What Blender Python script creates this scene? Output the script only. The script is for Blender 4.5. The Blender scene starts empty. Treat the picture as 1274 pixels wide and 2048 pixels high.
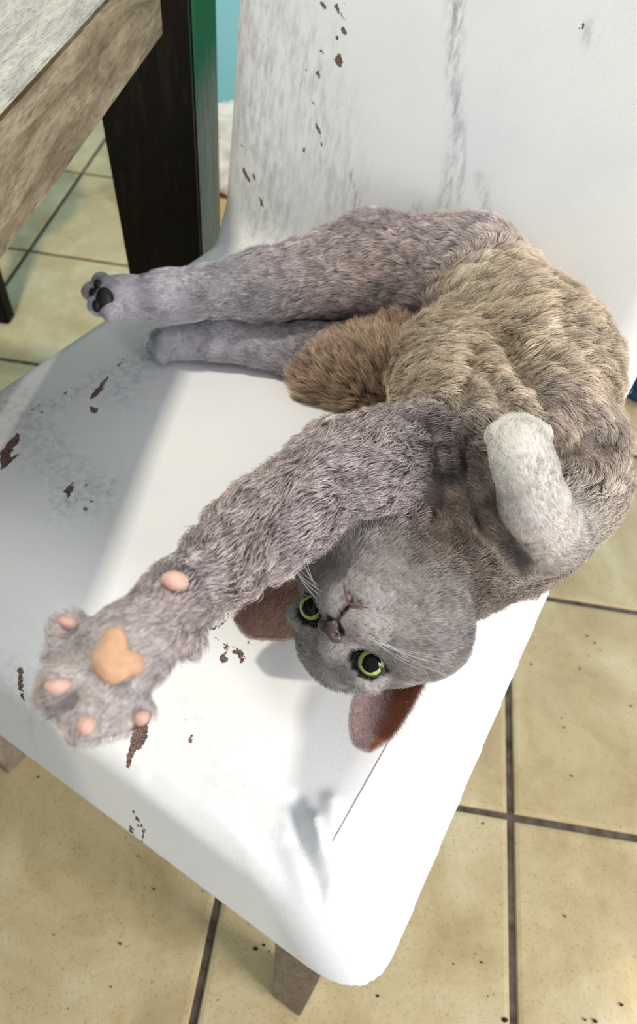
import bpy, math, random
import numpy as np
from mathutils import Matrix, Vector
rng = np.random.default_rng(7); random.seed(7)
C = bpy.context.scene.collection
SC = bpy.context.scene
A3 = lambda *a: np.array(a, float)

# ------------------------------------------------------------------ camera
T = .33                                     # floor tile pitch in metres
FPX = 1517.0
PITCH, ROLL, YAW = 0.895473, 0.117729, -0.050195
CAM = A3(-.26053, -.32608, .93606)
_f = A3(math.sin(YAW)*math.cos(PITCH), math.cos(YAW)*math.cos(PITCH), -math.sin(PITCH))
_r = A3(math.cos(YAW), -math.sin(YAW), 0); _u = np.cross(_r, _f)
RX = _r*math.cos(ROLL)+_u*math.sin(ROLL); UX = -_r*math.sin(ROLL)+_u*math.cos(ROLL); FX = _f
cd = bpy.data.cameras.new('camera'); cam = bpy.data.objects.new('camera', cd); C.objects.link(cam)
M = Matrix.Identity(4)
for i in range(3):
    M[i][0] = RX[i]; M[i][1] = UX[i]; M[i][2] = -FX[i]; M[i][3] = CAM[i]
cam.matrix_world = M
cd.sensor_fit = 'VERTICAL'; cd.sensor_height = 36.0; cd.lens = FPX/2048*36.0
cd.clip_start = .02; cd.clip_end = 50
cd.dof.use_dof = True; cd.dof.focus_distance = .47; cd.dof.aperture_fstop = 9
SC.camera = cam

# ------------------------------------------------------------------ world, lights, exposure
SC.view_settings.view_transform = 'Standard'; SC.view_settings.look = 'None'
SC.view_settings.gamma = 1; SC.view_settings.use_curve_mapping = False
SC.view_settings.exposure = 0.47
w = bpy.data.worlds.new('world'); SC.world = w; w.use_nodes = True
bg = w.node_tree.nodes['Background']; bg.inputs[0].default_value = (.88, .92, 1.0, 1); bg.inputs[1].default_value = .46
def area(name, loc, target, size, power, col, sy=None):
    d = bpy.data.lights.new(name, 'AREA'); d.energy = power; d.color = col; d.size = size
    if sy: d.shape = 'RECTANGLE'; d.size_y = sy
    o = bpy.data.objects.new(name, d); C.objects.link(o); o.location = loc
    o.rotation_euler = (Vector(target)-Vector(loc)).to_track_quat('-Z', 'Y').to_euler()
    return o
area('window_light', (1.55, -1.0, 1.25), (-.2, .1, .45), .7, 34, (1, .985, .96), 1.0)
area('ceiling_lamp_light', (-1.12, .20, 2.45), (-.3, .2, .4), .13, 19, (1, .93, .80))

def ray(px, py):
    d = FX + RX*(px-637)/FPX - UX*(py-1024)/FPX
    return d
def at(px, py, z):
    d = ray(px, py); return CAM + d*(z-CAM[2])/d[2]

# ------------------------------------------------------------------ mesh helpers
def mesh(name, v, f, mat=None, smooth=False):
    m = bpy.data.meshes.new(name)
    m.from_pydata([tuple(map(float, p)) for p in v], [], [tuple(map(int, q)) for q in f])
    if mat: m.materials.append(mat)
    if smooth: m.polygons.foreach_set('use_smooth', [True]*len(m.polygons))
    m.update(); return m
def npmesh(name, v, q, mat=None):
    m = bpy.data.meshes.new(name)
    m.vertices.add(len(v)); m.vertices.foreach_set('co', np.asarray(v, np.float32).ravel())
    m.loops.add(q.size); m.loops.foreach_set('vertex_index', q.astype(np.int32).ravel())
    m.polygons.add(len(q)); m.polygons.foreach_set('loop_start', np.arange(len(q), dtype=np.int32)*4)
    m.polygons.foreach_set('use_smooth', np.ones(len(q), bool))
    m.update(calc_edges=True)
    if mat: m.materials.append(mat)
    return m
def link(name, data, parent=None, loc=None):
    o = bpy.data.objects.new(name, data); C.objects.link(o)
    if parent: o.parent = parent
    if loc is not None: o.location = loc
    return o
def tag(o, label=None, cat=None, group=None, kind=None):
    if label: o['label'] = label
    if cat: o['category'] = cat
    if group: o['group'] = group
    if kind: o['kind'] = kind
    return o
def box(a, b, bev=0.0):
    """chamfered box between corners a and b -> verts, faces"""
    a = np.minimum(a, b).astype(float); b = np.maximum(np.array(a), np.array(b)).astype(float) if False else np.maximum(a, b)
    if bev <= 0:
        v = [(x, y, z) for x in (a[0], b[0]) for y in (a[1], b[1]) for z in (a[2], b[2])]
        f = [(0,1,3,2),(4,6,7,5),(0,4,5,1),(2,3,7,6),(0,2,6,4),(1,5,7,3)]
        return v, f
    import bmesh
    bm = bmesh.new(); bmesh.ops.create_cube(bm, size=1)
    for p in bm.verts: p.co = Vector([(a[i]+b[i])/2 + p.co[i]*(b[i]-a[i]) for i in range(3)])
    bmesh.ops.bevel(bm, geom=list(bm.edges), offset=bev, segments=2, affect='EDGES')
    v = [tuple(p.co) for p in bm.verts]; bm.verts.index_update()
    f = [tuple(q.index for q in fc.verts) for fc in bm.faces]; bm.free()
    return v, f
def prism(bottom, top, bev=.0):
    """frustum between two 4 point loops"""
    import bmesh
    bm = bmesh.new()
    b = [bm.verts.new(p) for p in bottom]; t = [bm.verts.new(p) for p in top]
    bm.faces.new(b[::-1]); bm.faces.new(t)
    for i in range(4): bm.faces.new((b[i], b[(i+1)%4], t[(i+1)%4], t[i]))
    bmesh.ops.recalc_face_normals(bm, faces=bm.faces)
    if bev: bmesh.ops.bevel(bm, geom=list(bm.edges), offset=bev, segments=2, affect='EDGES')
    bm.verts.index_update()
    v = [tuple(p.co) for p in bm.verts]; f = [tuple(q.index for q in fc.verts) for fc in bm.faces]; bm.free()
    return v, f
def tube(pts, rad, n=8):
    pts = [np.array(p, float) for p in pts]
    rad = [rad]*len(pts) if np.isscalar(rad) else rad
    v = []; f = []
    for i, p in enumerate(pts):
        t = pts[min(i+1, len(pts)-1)]-pts[max(i-1, 0)]; t /= np.linalg.norm(t)+1e-12
        a = np.cross(t, A3(0, 0, 1) if abs(t[2]) < .9 else A3(1, 0, 0)); a /= np.linalg.norm(a); b = np.cross(t, a)
        for k in range(n):
            g = 2*math.pi*k/n; v.append(p+rad[i]*(a*math.cos(g)+b*math.sin(g)))
    for i in range(len(pts)-1):
        for k in range(n):
            f.append((i*n+k, i*n+(k+1)%n, (i+1)*n+(k+1)%n, (i+1)*n+k))
    f.append(tuple(range(n))[::-1]); f.append(tuple((len(pts)-1)*n+k for k in range(n)))
    return v, f
def catmull(P, n=8):
    P = [np.array(p, float) for p in P]; P = [2*P[0]-P[1]]+P+[2*P[-1]-P[-2]]; out = []
    for i in range(1, len(P)-2):
        for k in range(n):
            t = k/n
            out.append(.5*((2*P[i])+(-P[i-1]+P[i+1])*t+(2*P[i-1]-5*P[i]+4*P[i+1]-P[i+2])*t*t+(-P[i-1]+3*P[i]-3*P[i+1]+P[i+2])*t**3))
    out.append(P[-2]); return out
def smin(a, b, k):
    if k <= 0: return np.minimum(a, b)
    h = np.maximum(k-np.abs(a-b), 0)/k
    return np.minimum(a, b)-h*h*k*.25
def smax(a, b, k): return -smin(-a, -b, k)
def surface_nets(F, org, h):
    """quads of the zero level of the sampled field F (negative inside)"""
    S = F < 0
    nx, ny, nz = F.shape
    cnt = np.zeros((nx-1, ny-1, nz-1), np.int8)
    for i in (0, 1):
        for j in (0, 1):
            for k in (0, 1): cnt += S[i:nx-1+i, j:ny-1+j, k:nz-1+k]
    act = (cnt > 0) & (cnt < 8)
    ci, cj, ck = np.nonzero(act); n = len(ci)
    idx = np.full(act.shape, -1, np.int64); idx[act] = np.arange(n)
    acc = np.zeros((n, 3)); num = np.zeros(n)
    for ax in range(3):
        o1, o2 = [a for a in range(3) if a != ax]
        for p in (0, 1):
            for q in (0, 1):
                off = [0, 0, 0]; off[o1] = p; off[o2] = q; end = list(off); end[ax] = 1
                a = F[ci+off[0], cj+off[1], ck+off[2]]; b = F[ci+end[0], cj+end[1], ck+end[2]]
                m = (a < 0) != (b < 0); t = np.where(m, a/np.where(m, a-b, 1), 0)
                pt = np.tile(np.array(off, float), (n, 1)); pt[:, ax] = t
                acc[m] += pt[m]; num += m
    v = (acc/num[:, None]+np.stack([ci, cj, ck], 1))*h+np.array(org)
    Q = []
    for ax in range(3):
        o1, o2 = (ax+1) % 3, (ax+2) % 3
        sl0 = [slice(None)]*3; sl1 = [slice(None)]*3; sl0[ax] = slice(0, -1); sl1[ax] = slice(1, None)
        a = S[tuple(sl0)]; b = S[tuple(sl1)]
        e = np.nonzero(a != b); e = np.stack(e, 1)
        ok = (e[:, o1] > 0) & (e[:, o2] > 0) & (e[:, o1] < F.shape[o1]-1) & (e[:, o2] < F.shape[o2]-1); e = e[ok]
        ins = S[e[:, 0], e[:, 1], e[:, 2]]
        d1 = np.zeros(3, int); d1[o1] = 1; d2 = np.zeros(3, int); d2[o2] = 1
        g = lambda x: idx[x[:, 0], x[:, 1], x[:, 2]]
        q = np.stack([g(e-d1-d2), g(e-d2), g(e), g(e-d1)], 1)
        q[~ins] = q[~ins][:, ::-1]
        Q.append(q)
    return v, np.concatenate(Q)
def vnoise(P, scale, seed=0):
    """cheap smooth noise in about -1..1 from summed sines"""
    r = np.random.default_rng(seed); o = np.zeros(len(P))
    for k in range(6):
        d = r.normal(size=3); d /= np.linalg.norm(d)
        o += np.sin(P@d*scale*(0.6+.35*k)+r.uniform(0, 6.28))
    return o/3.0

# ------------------------------------------------------------------ materials
def mat(name, rough=.6, spec=.4):
    m = bpy.data.materials.new(name); m.use_nodes = True
    b = m.node_tree.nodes['Principled BSDF']; b.inputs['Roughness'].default_value = rough
    b.inputs['Specular IOR Level'].default_value = spec
    return m, m.node_tree, b
def N(nt, typ, **kw):
    n = nt.nodes.new(typ)
    for k, v in kw.items():
        if k in ('inputs',): 
            for a, c in v.items(): n.inputs[a].default_value = c
        else: setattr(n, k, v)
    return n
def ramp(nt, src, stops):
    r = nt.nodes.new('ShaderNodeValToRGB'); e = r.color_ramp.elements
    while len(e) < len(stops): e.new(.5)
    for i, (p, c) in enumerate(stops): e[i].position = p; e[i].color = (*c, 1)
    nt.links.new(src, r.inputs[0]); return r.outputs[0]
def noise(nt, co, scale, detail=6, rough=.6, dist=0):
    n = N(nt, 'ShaderNodeTexNoise', inputs={'Scale': scale, 'Detail': detail, 'Roughness': rough, 'Distortion': dist})
    if co is not None: nt.links.new(co, n.inputs['Vector'])
    return n.outputs[0]
def mix(nt, fac, a, b, mode='MIX'):
    m = nt.nodes.new('ShaderNodeMix'); m.data_type = 'RGBA'; m.blend_type = mode
    for s, v in ((m.inputs[0], fac), (m.inputs[6], a), (m.inputs[7], b)):
        if isinstance(v, bpy.types.NodeSocket): nt.links.new(v, s)
        elif isinstance(v, (int, float)): s.default_value = v
        else: s.default_value = (*v, 1)
    return m.outputs[2]
def math_(nt, op, a, b=None, clamp=False):
    m = nt.nodes.new('ShaderNodeMath'); m.operation = op; m.use_clamp = clamp
    for s, v in ((m.inputs[0], a), (m.inputs[1], b)):
        if v is None: continue
        if isinstance(v, bpy.types.NodeSocket): nt.links.new(v, s)
        else: s.default_value = v
    return m.outputs[0]
def bump(nt, b, h, strength, dist=.001):
    n = N(nt, 'ShaderNodeBump', inputs={'Strength': strength, 'Distance': dist}); nt.links.new(h, n.inputs['Height'])
    nt.links.new(n.outputs[0], b.inputs['Normal']); return n
def objco(nt, sc=(1, 1, 1), rnd=False):
    t = nt.nodes.new('ShaderNodeTexCoord'); mp = nt.nodes.new('ShaderNodeMapping'); mp.inputs['Scale'].default_value = sc
    nt.links.new(t.outputs['Object'], mp.inputs[0])
    if rnd:
        oi = nt.nodes.new('ShaderNodeObjectInfo'); c = nt.nodes.new('ShaderNodeCombineXYZ')
        k = math_(nt, 'MULTIPLY', oi.outputs['Random'], 37.0)
        for i in range(3): nt.links.new(k, c.inputs[i])
        nt.links.new(c.outputs[0], mp.inputs['Location'])
    return mp.outputs[0]

def m_tile():
    m, nt, b = mat('ceramic_tile', .34, .35); co = objco(nt, rnd=True)
    base = ramp(nt, noise(nt, co, 7, 8, .65, .6), [(.25, (.47, .345, .175)), (.5, (.655, .52, .30)), (.72, (.82, .71, .48))])
    rust = ramp(nt, noise(nt, co, 13, 5, .7), [(.52, (1, 1, 1)), (.75, (.84, .74, .60))])
    c = mix(nt, .8, base, rust, 'MULTIPLY')
    sp = ramp(nt, noise(nt, co, 330, 3, .6), [(.30, (.55, .45, .30)), (.42, (1, 1, 1))])
    c = mix(nt, .65, c, sp, 'MULTIPLY')
    v = N(nt, 'ShaderNodeTexVoronoi', inputs={'Scale': 55.0, 'Randomness': 1.0}); nt.links.new(co, v.inputs['Vector'])
    dot = math_(nt, 'LESS_THAN', v.outputs['Distance'], .055)
    keep = math_(nt, 'GREATER_THAN', noise(nt, co, 23, 2), .56)
    c = mix(nt, math_(nt, 'MULTIPLY', dot, keep), c, (.10, .08, .04))
    nt.links.new(c, b.inputs['Base Color'])
    nt.links.new(ramp(nt, noise(nt, co, 30, 5), [(.3, (.26,)*3), (.7, (.46,)*3)]), b.inputs['Roughness'])
    bump(nt, b, noise(nt, co, 70, 6, .7), .35, .0012); return m
def m_grout():
    m, nt, b = mat('grout', .9, .1); co = objco(nt)
    nt.links.new(ramp(nt, noise(nt, co, 60, 6), [(.3, (.055, .04, .03)), (.7, (.20, .15, .12))]), b.inputs['Base Color']); return m
def m_wood(name, cols, sc=(1, 1, 1), scale=9, rough=.75, sp=.2, bs=.6):
    m, nt, b = mat(name, rough, sp); co = objco(nt, sc)
    g = noise(nt, co, scale, 10, .68, 1.2)
    g2 = noise(nt, co, scale*9, 6, .7, .3)
    c = ramp(nt, g, [(.25, cols[0]), (.5, cols[1]), (.75, cols[2])])
    c = mix(nt, .75, c, ramp(nt, g2, [(.32, (.38, .34, .30)), (.52, (1, 1, 1))]), 'MULTIPLY')
    nt.links.new(c, b.inputs['Base Color']); bump(nt, b, g2, bs, .0015); return m, nt, b, c
def m_cover():
    m, nt, b = mat('slipcover_fabric', .62, .25); co = objco(nt)
    at_ = lambda n: N(nt, 'ShaderNodeAttribute', attribute_name=n)
    ns = noise(nt, co, 160, 5, .7)
    wr = at_('wear').outputs['Fac']
    d = math_(nt, 'ADD', wr, math_(nt, 'MULTIPLY', math_(nt, 'SUBTRACT', ns, .5), .0085))
    msk = math_(nt, 'SMOOTH_MIN', 1.0, 1.0) if False else ramp(nt, math_(nt, 'ADD', math_(nt, 'MULTIPLY', d, 900.0), .5), [(.35, (1, 1, 1)), (.65, (0, 0, 0))])
    cloth = ramp(nt, noise(nt, co, 16, 6, .6), [(.3, (.82, .83, .84)), (.6, (.87, .87, .85))])
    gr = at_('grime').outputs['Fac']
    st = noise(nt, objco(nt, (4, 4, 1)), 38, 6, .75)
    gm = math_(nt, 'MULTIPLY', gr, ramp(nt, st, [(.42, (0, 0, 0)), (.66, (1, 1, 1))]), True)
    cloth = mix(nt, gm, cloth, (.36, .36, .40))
    pix = ramp(nt, noise(nt, co, 900, 2, .6), [(.35, (.035, .018, .016)), (.6, (.24, .155, .125))])
    c = mix(nt, msk, cloth, pix)
    nt.links.new(c, b.inputs['Base Color'])
    wv = noise(nt, co, 1500, 2, .5)
    bump(nt, b, mix(nt, msk, wv, (.0, .0, .0)), .25, .0007)
    return m
def plain(name, col, rough=.6, spec=.3, var=.12, scale=40, bs=.1):
    m, nt, b = mat(name, rough, spec); co = objco(nt)
    lo = tuple(c*(1-var) for c in col); hi = tuple(min(1, c*(1+var)) for c in col)
    nz = noise(nt, co, scale, 5)
    nt.links.new(ramp(nt, nz, [(.3, lo), (.7, hi)]), b.inputs['Base Color'])
    if bs: bump(nt, b, nz, bs, .001)
    return m
MT = m_tile(); MG = m_grout(); MC = m_cover()
WTOP = m_wood('weathered_wood_top', [(.26, .24, .20), (.48, .46, .41), (.72, .68, .58)], (6, 1, 6), 12)[0]
WSIDE = m_wood('weathered_wood_side', [(.08, .06, .035), (.26, .205, .13), (.48, .40, .28)], (5, .8, 5), 9)[0]
WLEG = m_wood('chair_leg_wood', [(.22, .16, .12), (.34, .27, .21), (.45, .37, .30)], (4, 4, .8), 20)[0]
WDARK = m_wood('dark_wood_and_leg_shade', [(.003, .002, .002), (.007, .005, .003), (.035, .018, .008)], (5, 5, .7), 14, .6)[0]  # dark stool wood; on the table leg it is painted shade
def m_table_leg():
    m, nt, b, c = m_wood('table_leg_wood', [(.16, .15, .12), (.28, .27, .23), (.40, .39, .34)], (6, 6, .6), 12)
    geo = nt.nodes.new('ShaderNodeNewGeometry'); sx = nt.nodes.new('ShaderNodeSeparateXYZ'); nt.links.new(geo.outputs['Position'], sx.inputs[0])
    z = math_(nt, 'ADD', sx.outputs[2], math_(nt, 'MULTIPLY', noise(nt, objco(nt, (8, 8, 1)), 12), .10))
    f = ramp(nt, z, [(.585, (0, 0, 0)), (.66, (1, 1, 1))])
    c2 = mix(nt, f, c, (.018, .17, .06)); nt.links.new(c2, b.inputs['Base Color']); return m  # green wall reflection painted into the upper part of the leg
WLEGLIT = m_table_leg()
MWALL = plain('teal_wall_paint', (.30, .62, .68), .7, .2, .03, 6, .05)

# ------------------------------------------------------------------ setting: floor of tiles, walls
floor = link('floor', mesh('floor', *box((-2.6, -1.9, -.03), (2.0, 2.2, -.0035)), MG)); tag(floor, kind='structure')
g = .0042
tv, tf = [], []
for (ins, z) in ((g, -.012), (g, -.0028), (g+.0016, -.0008), (g+.006, 0)):
    a = T/2-ins; tv += [(-a, -a, z), (a, -a, z), (a, a, z), (-a, a, z)]
for L in range(3):
    for k in range(4): tf.append((L*4+k, L*4+(k+1)%4, L*4+4+(k+1)%4, L*4+4+k))
tf.append((12, 13, 14, 15)); tf.append((3, 2, 1, 0))
tile_me = mesh('tile', tv, tf, MT, False)
for i in range(-6, 5):
    for j in range(-4, 6):
        o = link('tile', tile_me, floor, ((i+.5)*T+rng.normal()*.0004, (j+.5)*T+rng.normal()*.0004, rng.normal()*.0003))
        o.rotation_euler.z = rng.integers(0, 4)*math.pi/2
tag(link('wall_back', mesh('wall_back', *box((-2.7, 1.64, 0), (2.1, 1.76, 2.6)), MWALL)), kind='structure')
tag(link('wall_left', mesh('wall_left', *box((-2.72, -1.9, 0), (-2.6, 2.12, 2.6)), MWALL)), kind='structure')

# ------------------------------------------------------------------ chair
FL = A3(-.683, -.051); EX = A3(.9105, -.4134); EY = A3(.4134, .9105)
def cw(x, y, z): return A3(*(FL+EX*x+EY*y), z)                 # chair local -> world
def cl(P): d = np.asarray(P)[..., :2]-FL; return np.stack([d@EX, d@EY], -1)
ZT = .468
RECL = .10
BY = .535
def back_hit(px, py):                                          # where a sight line meets the front face of the backrest
    d = ray(px, py); n = np.append(EY, -RECL); n0 = n@A3(*(FL+EY*BY), ZT)
    P = CAM+d*((n0-n@CAM)/(n@d)); return A3(cl(P)[0], P[2])
S = lambda px, py: cl(at(px, py, ZT))
ridges = [  # polyline in chair local coordinates, height, width
    ([S(628, 1640), S(646, 1690), S(680, 1735), S(674, 1800)], .0065, .0050),
    ([S(592, 1600), S(602, 1680), S(642, 1760), S(652, 1800)], -.0055, .0050),
    ([S(665, 1600), S(668, 1660), S(690, 1690)], .0035, .006),
    ([S(690, 1640), S(700, 1700), S(700, 1800)], -.0012, .006),
    ([S(500, 1620), S(560, 1720), S(600, 1800)], -.0010, .005),
    ([S(420, 1600), S(540, 1760)], .0008, .008),
    ([S(300, 1560), S(440, 1680), S(600, 1830)], -.0016, .007),
    ([A3(.03, .040), A3(.2, .036), A3(.36, .038), A3(.44, .042)], .0014, .0040),
    ([A3(.03, .054), A3(.2, .052), A3(.36, .052), A3(.43, .056)], -.0012, .0045)]
def segdist(x, y, a, b):
    ab = b-a; t = np.clip(((x-a[0])*ab[0]+(y-a[1])*ab[1])/(ab@ab+1e-12), 0, 1)
    return np.hypot(x-a[0]-t*ab[0], y-a[1]-t*ab[1])
def seat_top(x, y):
    z = ZT-.012*(((x-.245)/.24)**2)**1.5*.6-.004*np.clip((.05-y)/.05, 0, 1)**2+.004*np.exp(-(((x-.24)/.15)**2+((y-.25)/.16)**2))
    for pl, a, wd in ridges:
        d = np.full(x.shape, 9.0)
        for p, q in zip(pl[:-1], pl[1:]): d = np.minimum(d, segdist(x, y, p, q))
        z = z+a*np.exp(-(d/wd)**2)
    return z
h = .0025
gx = np.arange(-.03, .57, h); gy = np.arange(-.04, .66, h)
def chair_field(X, Y, Z, top):
    drop = np.clip(.465-Z, 0, 1)
    right = (X-(.470-.03*Y+drop*(1.04-.55*Y-4*np.clip(Y-.38, 0, 1))))*.76
    left = -(X-(.0335*Y+.012-drop*.25))
    front = -(Y-(.018-drop*.30))*.96
    backp = Y-.56
    side = smax(smax(left, right, .02), smax(front, backp, .01), .035)
    seat = smax(smax(side, Z-top, .014), .402-Z, .006)
    yf = BY+(Z-ZT)*RECL
    fr = yf-Y; bk = Y-yf-.065
    lf = (.012+.03*(Z-ZT))-X; rt = X-(.487-.00*(Z-ZT))
    bb = smax(smax(smax(lf, rt, .0), smax(fr, bk, .0), .035), smax(Z-1.0, .402-Z, .0), .04)
    return seat, bb
def seat_profile(): pass
org = (gx[0], gy[0], .39)
gz = np.arange(.39, 1.02, h)
X2, Y2 = np.meshgrid(gx, gy, indexing='ij'); top2 = seat_top(X2, Y2)
F = np.empty((len(gx), len(gy), len(gz)), np.float32)
for k, z in enumerate(gz):
    s_, b_ = chair_field(X2, Y2, z, top2); F[:, :, k] = smin(s_, b_, .032)
cv, cq = surface_nets(F, org, h); del F
# wear patches: polygons and strokes in pixel positions of the photograph, carried onto the cloth
seat_poly = [[(0,902),(14,886),(30,868),(34,861),(38,878),(24,900),(14,918),(24,914),(40,905),(22,924),(0,940)],
 [(174,802),(194,776),(222,744),(202,784),(190,794)], [(181,814),(197,817),(192,828),(182,829)], [(129,984),(147,965),(147,984),(138,997)],
 [(249,1533),(262,1482),(276,1452),(294,1440),(296,1470),(283,1495),(268,1502)], [(386,1464),(388,1484),(378,1491),(375,1482)],
 [(36,1334),(46,1334),(45,1372),(40,1392),(34,1366)], [(470,1294),(486,1304),(490,1318),(482,1326),(478,1312),(465,1306)],
 [(446,1288),(460,1296),(452,1310),(454,1322),(444,1330),(441,1312),(452,1304)], [(418,1262),(440,1250),(464,1232),(456,1244),(438,1256)]]
seat_str = [(157,1002,157,1004,4),(171,1021,172,1022,5),(175,966,173,974,3),(198,893,198,894,2.5),(128,786,133,782,4),(252,1586,268,1608,3.2),
 (238,1600,244,1622,3.2),(244,1622,260,1628,4.2),(260,1628,272,1612,3),(252,1628,250,1640,2),(480,1194,520,1182,2.5),(520,1180,560,1162,3),
 (258,704,236,730,2),(182,1000,186,1008,2),(432,1278,436,1280,2),(382,1410,386,1404,1.5),(222,1650,230,1656,3),(215,1642,219,1646,3),(60,818,90,800,1.2),(76,828,84,822,1.5),
 (500,1284,504,1287,2),(512,1290,515,1292,2),(370,1440,372,1428,1.6),(363,1330,364,1338,3),(340,1430,348,1410,1.2)]
back_poly = [[(668,118),(678,103),(685,125),(680,136),(672,126)], [(665,8),(676,8),(682,30),(674,26)], [(684,30),(690,38),(684,39)]]
back_str = [(636,148,638,156,4),(640,2,650,18,3),(686,58,689,66,3),(673,75,673,78,2),(643,103,644,106,3),(614,136,611,144,2),(626,205,628,208,3),
 (631,248,641,268,3.4),(608,298,610,304,3),(484,334,490,348,3.4),(490,348,499,360,3.4),(507,350,510,360,2.4),(520,396,524,412,2),(484,292,485,294,2),
 (1156,60,1166,54,3),(1212,22,1216,20,2),(640,268,643,290,1.6),(690,10,694,4,2.5)]
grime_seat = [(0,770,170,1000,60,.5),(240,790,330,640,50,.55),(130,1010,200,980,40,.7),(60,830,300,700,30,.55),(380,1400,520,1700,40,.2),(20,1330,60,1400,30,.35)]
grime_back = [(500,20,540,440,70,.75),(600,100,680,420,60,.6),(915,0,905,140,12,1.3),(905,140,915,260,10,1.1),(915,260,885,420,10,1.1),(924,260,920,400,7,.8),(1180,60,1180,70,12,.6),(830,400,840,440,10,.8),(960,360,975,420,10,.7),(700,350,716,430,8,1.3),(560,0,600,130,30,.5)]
def poly_sd(x, y, P):
    d = np.full(x.shape, 9.0); ins = np.zeros(x.shape, bool); n = len(P)
    for i in range(n):
        a, b = P[i], P[(i+1)%n]; d = np.minimum(d, segdist(x, y, a, b))
        c = ((a[1] > y) != (b[1] > y)) & (x < (b[0]-a[0])*(y-a[1])/(b[1]-a[1]+1e-12)+a[0]); ins ^= c
    return np.where(ins, -d, d)
def wear_attr(u, v, tr, polys, strs, grs, pxm):
    wd = np.full(u.shape, .02); gm = np.zeros(u.shape)
    for P in polys: wd = np.minimum(wd, poly_sd(u, v, [tr(*p) for p in P])-.0002)
    for (a, b, c, d, r_) in strs: wd = np.minimum(wd, segdist(u, v, tr(a, b), tr(c, d))-r_*pxm*.75)
    for (a, b, c, d, r_, s_) in grs: gm = np.maximum(gm, s_*np.exp(-(segdist(u, v, tr(a, b), tr(c, d))/(r_*pxm))**2))
    return wd, gm
fc = cv[cq].mean(1)
isb = (fc[:, 1] > .50) & (fc[:, 2] > .462+(fc[:, 1]-.5)*-.2) | (fc[:, 1] > .545)
chair = link('dining_chair', None, None, cw(.25, .28, 0))
tag(chair, 'chair with a worn white cover, brown peeling patches and pale wooden legs, under the cat', 'chair')
chair.rotation_euler.z = 0
def sub_mesh(name, sel, back):
    q = cq[sel]; used, inv = np.unique(q, return_inverse=True); q = inv.reshape(q.shape); v = cv[used]
    W = np.column_stack([FL[0]+EX[0]*v[:, 0]+EY[0]*v[:, 1], FL[1]+EX[1]*v[:, 0]+EY[1]*v[:, 1], v[:, 2]])
    if back: wd, gm = wear_attr(v[:, 0], v[:, 2], lambda a, b: back_hit(a, b), back_poly, back_str, grime_back, .00060); wd = np.where(v[:, 1] > BY+.07, .02, wd)
    else: wd, gm = wear_attr(v[:, 0], v[:, 1], S, seat_poly, seat_str, grime_seat, .00038)
    me = npmesh(name, W-np.array(chair.location), q, MC)
    for nm, arr in (('wear', wd), ('grime', gm)):
        me.attributes.new(nm, 'FLOAT', 'POINT').data.foreach_set('value', arr.astype(np.float32))
    # smooth normals straight from the field so the two covers meet without a crease
    e = .001; g_ = np.zeros((len(v), 3))
    def fld(p):
        s_, b_ = chair_field(p[:, 0], p[:, 1], p[:, 2], seat_top(p[:, 0], p[:, 1])); return smin(s_, b_, .032)
    for a in range(3):
        o_ = np.zeros(3); o_[a] = e; g_[:, a] = fld(v+o_)-fld(v-o_)
    nw = np.column_stack([EX[0]*g_[:, 0]+EY[0]*g_[:, 1], EX[1]*g_[:, 0]+EY[1]*g_[:, 1], g_[:, 2]])
    nw /= np.linalg.norm(nw, axis=1)[:, None]+1e-9
    me.normals_split_custom_set_from_vertices(nw.tolist())
    return link(name, me, chair)
seat_o = sub_mesh('seat', ~isb, False); back_o = sub_mesh('backrest', isb, True)
def surf_z(x, y):
    zz = np.linspace(.40, .49, 181); s_, b_ = chair_field(np.full(181, x), np.full(181, y), zz, seat_top(np.full(181, x), np.full(181, y)))
    f_ = smin(s_, b_, .032); i = np.nonzero(f_ < 0)[0]; return zz[i[-1]] if len(i) else .44
def on_seat(pts, n=10, up=.0004):
    return [cw(p[0], p[1], surf_z(p[0], p[1])+up)-np.array(chair.location) for p in catmull([A3(a, b, 0) for a, b in pts], n)]
MSEAM = plain('seam_thread', (.74, .74, .72), .8, .1)
xs = lambda y: .468-.03*y
link('seam', mesh('seam', *tube(on_seat([(xs(y), y) for y in (.055, .1, .17, .25, .35, .45)]), .0006, 6), MSEAM, True), chair)
# legs, square and tapered
def chair_leg(fx, fy, tx, ty, wb, wt):
    o = np.array(chair.location)
    b = [cw(fx+a*wb/2, fy+c*wb/2, 0)-o for a, c in ((-1,-1),(1,-1),(1,1),(-1,1))]
    t = [cw(tx+a*wt/2, ty+c*wt/2, .43)-o for a, c in ((-1,-1),(1,-1),(1,1),(-1,1))]
    link('leg', mesh('leg', *prism(b, t, .0015), WLEG), chair)
foot = cl(A3(-.223, -.2405, 0)); print('foot', foot)
chair_leg(foot[0]-.017, foot[1]+.017, foot[0]-.023, foot[1]+.022, .034, .044)
chair_leg(.052, .048, .046, .050, .034, .044)
chair_leg(.045, .545, .045, .535, .036, .044)
chair_leg(.455, .545, .455, .535, .036, .044)

# ------------------------------------------------------------------ table
LX1, LY0 = -.479, .480; LW = .112
table = link('wooden_table', None, None, (LX1-.25, LY0-.2, 0))
tag(table, 'weathered thick wooden table with a corner leg coloured with black shade and green reflection, left of the chair', 'table')
to = np.array(table.location)
def tb(name, a, b, m, bev=.002): return link(name, mesh(name, *box(np.array(a)-to, np.array(b)-to, bev), m), table)
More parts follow.
